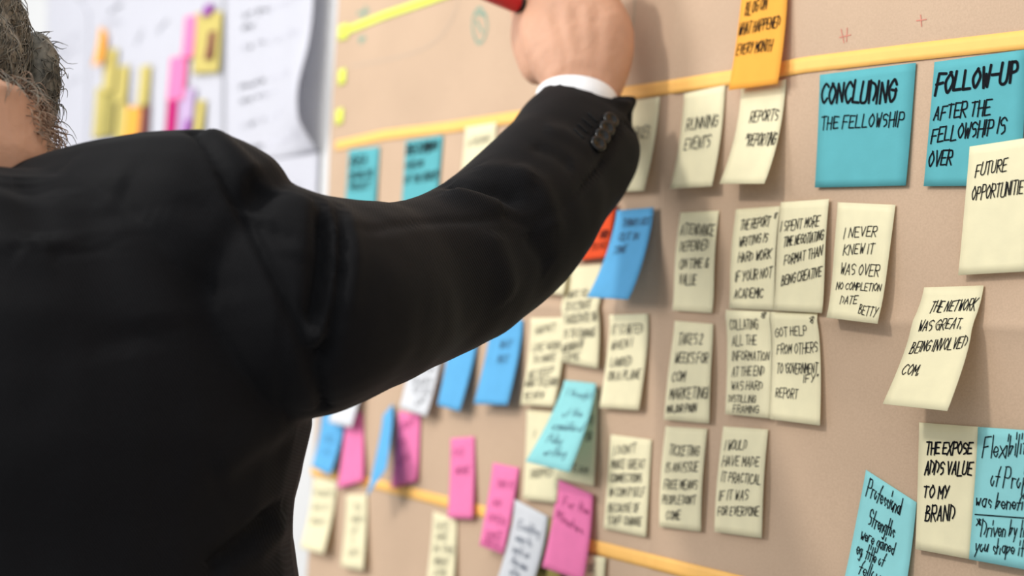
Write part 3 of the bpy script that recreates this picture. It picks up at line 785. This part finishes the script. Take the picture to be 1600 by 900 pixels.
# collar standing round the neck
NECK = cp(-128, 268, .795)
ring = []
for k in range(25):
    q = 2 * math.pi * k / 24
    ring.append(NECK + SIDE * (.070 * math.cos(q)) + FACE * (.066 * math.sin(q) - .004) + UPW * (-.012 + .010 * -math.sin(q) - .004))
J.limb(ring, [.0115] * 25, sub=2)
co, no, fc = remesh(J, 0.0026, 8)
bvh = BVHTree.FromPolygons([tuple(c) for c in co], fc)
FOLDS = [
    # sleeve head: puckered roll outside the seam
    ([(318, 206), (345, 227), (372, 258), (398, 284)], .0055, .0085),
    ([(303, 209), (322, 230), (343, 262), (362, 300), (388, 348), (415, 405), (440, 452), (468, 520), (495, 590), (506, 636)], -.0048, .0034),
    ([(320, 235), (345, 270), (372, 320), (400, 375), (428, 430)], .0018, .006),
    ([(412, 292), (398, 312), (388, 332)], -.005, .008), ([(470, 306), (440, 330), (420, 360)], .004, .014),
    # the pair of hanging folds on the upper sleeve
    ([(497, 314), (503, 345), (503, 400), (497, 450), (484, 520)], -.0100, .0048),
    ([(512, 316), (517, 350), (517, 400), (510, 455), (496, 525), (484, 560)], .0065, .0060),
    ([(529, 322), (530, 360), (528, 420), (516, 490), (500, 560), (492, 590)], -.0115, .0050),
    ([(542, 322), (546, 370), (545, 430), (535, 500)], .0030, .008),
    ([(486, 312), (480, 350), (470, 410)], .0030, .010),
    # sleeve seam
    ([(534, 362), (570, 358), (620, 352), (655, 350), (700, 346), (760, 344), (790, 338), (830, 352), (870, 330), (905, 300), (935, 272)], -.0013, .0036),
    # elbow folds
    ([(690, 285), (730, 292), (780, 300), (820, 318)], -.0060, .0065), ([(700, 300), (745, 312), (790, 330)], .0040, .009),
    ([(800, 262), (840, 290), (862, 330), (868, 372)], .0030, .010), ([(740, 262), (790, 270), (835, 288)], .0025, .010),
    ([(850, 200), (880, 205), (910, 222), (930, 240)], .0020, .009), ([(830, 225), (870, 240), (900, 262)], -.0020, .008),
    ([(826, 360), (848, 395), (860, 420)], -.0035, .008), ([(770, 360), (790, 420), (795, 470)], .0030, .012),
    # back of the neck and shoulder blade
    ([(38, 275), (52, 305), (62, 345), (70, 375)], -.0050, .013), ([(78, 290), (88, 345), (90, 395)], .0024, .014), ([(5, 290), (18, 330), (40, 385)], .0024, .014),
    ([(85, 395), (62, 400), (35, 385)], .0018, .010), ([(90, 268), (150, 285), (200, 300)], .0025, .012), ([(110, 300), (130, 340), (140, 400)], -.0020, .014),
    ([(215, 330), (230, 430), (245, 520)], .0030, .022), ([(170, 360), (180, 470), (200, 560)], -.0030, .022), ([(300, 300), (330, 400), (350, 480)], -.0022, .018),
    # side of the back under the arm
    ([(445, 470), (440, 560), (438, 640)], -.0012, .0026), ([(470, 640), (400, 690), (330, 735)], .0030, .012), ([(460, 690), (400, 735), (330, 780)], -.0022, .010),
    ([(440, 790), (390, 840), (320, 895)], -.0080, .0055), ([(452, 810), (405, 860), (340, 910)], .0030, .007),
    # vent of the cuff
    ([(994, 176), (988, 188), (982, 200)], -.0055, .0050),
    ([(978, 178), (955, 222), (938, 262), (905, 300)], -.0026, .0028),
]
for i, (p, d, s) in enumerate(FOLDS):
    fold(co, no, bvh, p, d, s, taper=(i != 1))
nz = np.array([noise.noise(Vector(c) * 16) * .0022 + noise.noise(Vector(c) * 45 + Vector((3, 3, 3))) * .0007 for c in co])
co += no * nz[:, None]
co[:, 1] = np.minimum(co[:, 1], -0.012)

# --- body (one continuous surface under the clothes)
B = Solid()
# trunk and limbs, slimmer than the clothes
T = []
for (z, a, b, off) in ((.86, .150, .100, 0), (.95, .150, .098, 0), (1.08, .140, .092, 0), (1.22, .155, .098, 0), (1.33, .130, .070, 0), (1.39, .080, .045, 0), (1.415, .06, .045, 0)):
    T.append(ellipse(at(off, 0, z), SIDE * a, FACE * b, p=2.2))
B.rings(T)
for sx in (-1, 1):
    B.limb([at(sx * .085, 0, .90), at(sx * .095, .005, .70), at(sx * .10, .012, .48), at(sx * .10, -.005, .28), at(sx * .10, -.012, .09)], [.080, .072, .050, .048, .036])
    B.limb([at(sx * .10, -.03, .05), at(sx * .105, .06, .045), at(sx * .112, .15, .035)], [.030, .034, .026])
B.limb([at(.02, 0, 1.41), at(-.12, 0, 1.41), at(-.19, .01, 1.36), at(-.245, .02, 1.18), at(-.27, .05, 1.02), at(-.265, .11, .84), at(-.262, .14, .77)], [.05, .05, .045, .040, .036, .028, .025])
# left hand, relaxed
hx, hy = at(-.262, .15, .75), Vector((0, 0, -1))
B.limb([at(-.262, .14, .78), at(-.262, .155, .73), at(-.260, .165, .69)], [.024, .032, .028])
for k, (df, ln) in enumerate(((-.030, .9), (-.010, 1.0), (.010, .95), (.028, .78))):
    b0 = at(-.260, .165 - df, .675)
    B.limb([b0 + UPW * .03, b0 + SIDE * .004 - UPW * .03 * ln + FACE * .004, b0 + SIDE * .022 - UPW * .055 * ln + FACE * .004, b0 + SIDE * .042 - UPW * .065 * ln], [.010, .0095, .0085, .0075])
B.limb([at(-.255, .18, .73), at(-.235, .205, .70), at(-.222, .210, .665)], [.013, .0105, .0085])
# right arm inside the sleeve
B.limb([at(.03, 0, 1.41), cp(330, 430, .785), cp(560, 460, .86), cp(760, 400, .95), cp(865, 270, 1.04), cp(902, 170, 1.080)], [.03, .038, .038, .034, .030, .026])
# right hand: wrist and back of the hand
HAND = [(852, 190, 1.080, 962, 205, 1.068, .021), (850, 150, 1.086, 966, 158, 1.071, .022), (838, 122, 1.094, 977, 128, 1.074, .024), (822, 92, 1.102, 987, 96, 1.076, .026),
        (815, 60, 1.108, 990, 64, 1.077, .027), (818, 30, 1.112, 986, 34, 1.078, .026), (830, 8, 1.114, 976, 12, 1.080, .024), (846, -12, 1.116, 962, -8, 1.082, .019)]
B.rings(chord_rings(HAND, 4))
# fingers fold over the marker towards the palm
for (kx, ky, kz, L_, r) in ((846, 2, 1.106, 1.0, .0100), (880, -8, 1.098, 1.08, .0102), (916, -6, 1.090, 1.0, .0098), (948, 4, 1.084, .82, .0086)):
    k0 = cp(kx, ky, kz)
    inw = Vector((-1, 0.05, 0)).normalized()            # towards the board
    upv = UP
    p1 = k0 + upv * .028 * L_ + inw * .006
    B.limb([k0 - upv * .03 + inw * .004, k0 + upv * .002, p1, p1 + inw * .020 * L_ + upv * -.002, p1 + inw * .026 * L_ - upv * .022 * L_, p1 + inw * .018 - upv * .036 * L_ - RT * .004],
           [r * 1.1, r * 1.14, r, r * .98, r * .88, r * .8])
    B.ell(k0 + upv * .002 - FW * .003, (RT, FW, UP), (.0085, .0085, .0095))
# thumb along the marker
B.limb([cp(842, 105, 1.106), cp(826, 62, 1.116), cp(826, 22, 1.124), cp(842, -8, 1.130), cp(866, -24, 1.132)], [.015, .0145, .0115, .0105, .0085])
# head, tilted to the left and turned towards the board
tilt = math.radians(26); yaw = math.radians(-16)
hf0 = (FACE * math.cos(yaw) + SIDE * math.sin(yaw)).normalized()
hu = (UPW * math.cos(tilt) - RT * math.sin(tilt)); hu = (hu + FACE * .60).normalized()
hf = (hf0 - hu * hf0.dot(hu)).normalized()
hs = hf.cross(hu)
HC = cp(-152, 150, .865)
AX = (hs, hf, hu)
def hp(s, f, u): return HC + hs * s + hf * f + hu * u
B.ell(hp(0, -.008, .030), AX, (.077, .096, .090))
B.ell(hp(0, -.030, -.010), AX, (.070, .070, .070))
B.ell(hp(0, .040, -.045), AX, (.060, .056, .076))
B.ell(hp(0, .066, -.096), AX, (.030, .030, .026))
B.ell(hp(0, .088, .018), AX, (.048, .016, .014))
for sx in (-1, 1):
    B.ell(hp(sx * .046, .030, -.078), AX, (.020, .048, .030))
    B.ell(hp(sx * .040, .074, -.030), AX, (.020, .018, .022))
    B.limb([hp(sx * .074, .012, .018), hp(sx * .082, .000, .020), hp(sx * .083, -.003, 0), hp(sx * .077, .006, -.022), hp(sx * .070, .014, -.028)], [.006, .007, .007, .007, .006])
    B.ell(hp(sx * .074, .010, -.002), AX, (.006, .014, .022))
B.limb([hp(0, .090, .014), hp(0, .104, -.010), hp(0, .114, -.030), hp(0, .098, -.042)], [.008, .010, .012, .009])
for sx in (-1, 1): B.ell(hp(sx * .013, .100, -.036), AX, (.009, .010, .008))
B.ell(hp(0, .096, -.062), AX, (.024, .010, .006)); B.ell(hp(0, .093, -.073), AX, (.021, .010, .007))
B.limb([at(.0, .0, 1.38), cp(-105, 330, .80), cp(-100, 250, .80), hp(0, -.020, -.080), hp(0, -.012, -.03)], [.060, .064, .065, .062, .060])
bco, bno, bfc = remesh(B, 0.0030, 4)
bb_ = BVHTree.FromPolygons([tuple(c) for c in bco], bfc)
for (p, d, sg) in (([(884, 118), (868, 70), (850, 14)], .0016, .006), ([(902, 112), (892, 60), (882, 4)], .0018, .006), ([(920, 112), (920, 60), (917, 6)], .0016, .006), ([(940, 116), (948, 70), (950, 16)], .0014, .006),
                   ([(876, 40), (866, 5)], -.0010, .007), ([(903, 38), (900, 0)], -.0011, .007), ([(932, 40), (933, 2)], -.0010, .007), ([(850, 142), (900, 128), (960, 140)], -.0008, .004), ([(835, 80), (850, 110), (870, 128)], .0015, .010)):
    fold(bco, bno, bb_, p, d, sg)
bco[:, 1] = np.minimum(bco[:, 1], -0.008)
person = build('person', [tuple(c) for c in bco], bfc, M['skin'], origin=FEET)
tag(person, 'person in a black suit jacket seen from behind, right arm raised to the brown paper', 'person')
body_bvh = BVHTree.FromPolygons([tuple(c) for c in bco], bfc)
jacket = build('jacket', [tuple(c) for c in co], fc, M['suit'], parent=person)
jacket['label'] = 'black finely striped suit jacket'
jbvh = BVHTree.FromPolygons([tuple(c) for c in co], fc)

# cuff buttons and the stitched buttonholes
for (bx, by) in ((951, 191), (945, 204), (938, 216), (931, 228)):
    h = jbvh.ray_cast(CAM, ray(bx, by).normalized())
    if h[0] is None: continue
    p, n = h[0], h[1]
    n = (n - FW * .5).normalized(); t1 = n.cross(UPW).normalized(); t2 = n.cross(t1)
    prof = [(0, .0032), (.0022, .0030), (.0034, .0042), (.0050, .0044), (.0060, .0034), (.0062, .0016), (.0052, .0002), (0, .0)]
    V = []; F = []
    for (r, z) in prof:
        for k in range(24):
            q = 2 * math.pi * k / 24
            V.append(p + n * (z + .0006) + t1 * (r * math.cos(q)) + t2 * (r * math.sin(q)))
    for i in range(len(prof) - 1):
        for k in range(24):
            F.append((i * 24 + k, i * 24 + (k + 1) % 24, (i + 1) * 24 + (k + 1) % 24, (i + 1) * 24 + k))
    o = build('button', V, F, M['button'], parent=jacket); o['label'] = 'shiny black cuff button'
for (x0, y0, x1, y1) in ((919, 178, 932, 190), (911, 186, 924, 198), (904, 195, 917, 207), (898, 203, 911, 216)):
    P = []
    for i in range(7):
        h = jbvh.ray_cast(CAM, ray(x0 + (x1 - x0) * i / 6, y0 + (y1 - y0) * i / 6).normalized())
        if h[0] is not None: P.append(h[0] + h[1] * .0004)
    if len(P) > 2:
        s = Solid(); s.limb(P, [.0009] * len(P), sub=1)
        build('buttonhole', s.v, s.f, M['thread'], parent=jacket)

# shirt cuff
S_ = Solid()
def cuff_ring(x0, y0, z0, x1, y1, z1, fx, fy, fz):
    a, b = cp(x0, y0, z0), cp(x1, y1, z1); c = (a + b) / 2
    return ellipse(c, (b - a) / 2, cp(fx, fy, fz) - c, p=2.1)
outer = [cuff_ring(846, 196, 1.084, 968, 206, 1.070, 905, 172, 1.040), cuff_ring(838, 166, 1.092, 966, 172, 1.072, 899, 142, 1.042), cuff_ring(837, 154, 1.094, 966, 160, 1.0735, 898, 117, 1.044)]
inner = [[p + (sum(r, Vector()) / len(r) - p) * .05 for p in r] for r in outer]
R = outer + inner[::-1]
V = []; F = []
for r in R: V += r
n = len(R[0])
for i in range(len(R) - 1):
    for j in range(n): F.append((i * n + j, i * n + (j + 1) % n, (i + 1) * n + (j + 1) % n, (i + 1) * n + j))
o = build('shirt_cuff', V, F, M['shirt'], parent=person); o['label'] = 'white shirt cuff'

# red band inside the collar
s = Solid(); rr = []
for k in range(25):
    q = 2 * math.pi * k / 24
    rr.append(NECK + SIDE * (.061 * math.cos(q) - .008) + FACE * (.058 * math.sin(q) - .006) + UPW * (.014 + .004 * -math.cos(q)))
s.limb(rr, [.0065] * 25, sub=2)
o = build('collar_band', s.v, s.f, M['redcloth'], parent=person); o['label'] = 'red band inside the jacket collar'

# trousers and shoes
tr = Solid()
tr.rings([ellipse(at(0, 0, z), SIDE * a, FACE * b, p=2.3) for z, a, b in ((.99, .165, .115), (.92, .175, .122), (.84, .178, .120), (.78, .176, .112))])
for sx in (-1, 1):
    tr.limb([at(sx * .085, 0, .88), at(sx * .095, .004, .70), at(sx * .10, .010, .48), at(sx * .102, .0, .28), at(sx * .102, -.005, .10)], [.090, .088, .072, .066, .062])
tco, tno, tfc = remesh(tr, .006, 4)
build('trousers', [tuple(c) for c in tco], tfc, M['trouser'], parent=person)['label'] = 'dark suit trousers'
for sx in (-1, 1):
    sh = Solid()
    secs = [(-.075, .020, .030, .050), (-.065, .032, .045, .060), (-.03, .038, .050, .062), (.03, .040, .044, .056), (.09, .048, .034, .042), (.14, .050, .027, .033), (.185, .040, .022, .027), (.205, .020, .014, .018)]
    sh.rings([ellipse(at(sx * .105, f, zc), SIDE * w, UPW * h, p=2.6) for f, w, h, zc in [(f, w, h, h + .002) for f, w, h, _ in secs]])
    sco, sno, sfc = remesh(sh, .005, 2)
    sco[:, 2] = np.maximum(sco[:, 2], .001)
    build('shoe', [tuple(c) for c in sco], sfc, M['shoe'], parent=person)

# eyes
for sx in (-1, 1):
    e = Solid(); e.ell(hp(sx * .031, .080, -.004), AX, (.012, .012, .011))
    build('eye', e.v, e.f, M['eye'], parent=person)

# hair and beard: short wavy strands rooted on the head
def strands(name, mat, count, region, length, lift, wave, thick, seed, flow, cap=None):
    R = random.Random(seed); V = []; F = []; made = 0; tries = 0
    if cap:
        class Z:
            def uniform(self, a, b): return 0
        near = {}
        for i in np.where(np.linalg.norm(bco - np.array(HC), axis=1) < .16)[0]:
            r = Vector(bco[i]) - HC; q = (r.dot(hs), r.dot(hf), r.dot(hu))
            if region(q, Z()):
                near[int(i)] = len(V)
                V.append(Vector(bco[i]) + Vector(bno[i]) * (cap * (1 + .5 * noise.noise(Vector(bco[i]) * 90))))
        for f_ in bfc:
            if all(k in near for k in f_): F.append(tuple(near[k] for k in f_))
    while made < count and tries < count * 30:
        tries += 1
        d = Vector((R.gauss(0, 1), R.gauss(0, 1), R.gauss(0, 1))).normalized()
        loc = hs * d.x + hf * d.y + hu * d.z
        h = body_bvh.ray_cast(HC + loc * .22, -loc)
        if h[0] is None: continue
        if (h[0] - HC).length > .135: continue
        r = h[0] - HC; q = (r.dot(hs), r.dot(hf), r.dot(hu))
        if not region(q, R): continue
        n = h[1]
        fl = flow(q); fl = hs * fl[0] + hf * fl[1] + hu * fl[2]
        t = (fl - n * fl.dot(n))
        t = (t.normalized() if t.length > 1e-4 else n.orthogonal())
        sdir = n.cross(t); L = length * R.uniform(.6, 1.3) * (.7 if cap and q[1] > -.012 else 1); ph = R.uniform(0, 6.28); am = wave * R.uniform(.4, 1.4); li = lift * R.uniform(.4, 1.6)
        t = (t + sdir * R.uniform(-.45, .45)).normalized()
        P = []; k = 8
        for i in range(k + 1):
            s_ = i / k
            P.append(h[0] - n * (.001 + (L * s_) ** 2 / .17) + t * (L * s_) + n * (li * L * math.sin(s_ * 2.6)) + sdir * (am * math.sin(ph + s_ * 7)) + n * (am * .5 * math.cos(ph + s_ * 6)) * s_)
        b = len(V)
        for i, p in enumerate(P):
            tt = (P[min(i + 1, k)] - P[max(i - 1, 0)]).normalized(); a = tt.cross(n)
            a = a.normalized() if a.length > 1e-5 else tt.orthogonal().normalized()
            c_ = tt.cross(a); th = thick * (1 - .75 * (i / k) ** 2)
            for q_ in (0, 2.094, 4.189): V.append(p + a * (th * math.cos(q_)) + c_ * (th * math.sin(q_)))
        for i in range(k):
            for q_ in range(3): F.append((b + i * 3 + q_, b + i * 3 + (q_ + 1) % 3, b + i * 3 + 3 + (q_ + 1) % 3, b + i * 3 + 3 + q_))
        made += 1
    return build(name, V, F, mat, parent=person)
def hair_region(q, R):
    s, f, u = q
    if f > .058: return u > .085
    line = -.064 if f < .010 else (-.064 + (f - .010) * 1.7)
    return u > line + R.uniform(-.012, .012)
o = strands('hair', M['hair'], 11000, hair_region, .034, .16, .0026, .00045, 3, lambda q: (q[0] * 1.0, -.3, -1.0), cap=.004)
o['label'] = 'wavy grey brown hair'
def beard_region(q, R):
    s, f, u = q
    return -.125 < u < -.040 and (f > -.035 or (s > .035 and f > -.060 and u > -.110)) and abs(s) > .012 and not (f > .085 and u > -.055)
o = strands('beard', M['beard'], 1500, beard_region, .013, .5, .001, .0004, 5, lambda q: (q[0] * 3, .2, -1.0))
o['label'] = 'short greying beard'

# ------------------------------------------------------------------ the marker in the hand
A, Bq = cp(690, -42, 1.075), cp(882, 36, 1.140)
ax = (Bq - A).normalized(); u_ = ax.orthogonal().normalized(); v_ = ax.cross(u_); Lm = (Bq - A).length
mk = bpy.data.objects.new('marker_pen', None); COL.objects.link(mk); mk.location = A; mk['_o'] = [float(c) for c in A]
tag(mk, 'red marker pen held in the raised hand at the top edge', 'marker pen')
def lathe(name, prof, mat):
    V = []; F = []; n = 28
    for (t, r) in prof:
        for k in range(n):
            q = 2 * math.pi * k / n
            V.append(A + ax * t + u_ * (r * math.cos(q)) + v_ * (r * math.sin(q)))
    for i in range(len(prof) - 1):
        for k in range(n): F.append((i * n + k, i * n + (k + 1) % n, (i + 1) * n + (k + 1) % n, (i + 1) * n + k))
    F.append(tuple(range(n))[::-1]); F.append(tuple((len(prof) - 1) * n + k for k in range(n)))
    return build(name, V, F, mat, parent=mk)
K = Lm * .60
lathe('barrel', [(0, .0045), (.001, .0062), (.004, .0070), (K - .003, .0075), (K, .0070)], M['redplastic'])
lathe('collar', [(K, .0068), (K + .001, .0072), (K + .005, .0066), (K + .007, .0052)], M['blackplastic'])
lathe('grip', [(K + .007, .0052), (K + .020, .0050), (K + .030, .0040)], M['blackplastic'])
lathe('tip', [(K + .030, .0024), (K + .036, .0020), (K + .038, .0010)], M['ink'])

for o in bpy.data.objects:
    if '_o' in o: del o['_o']
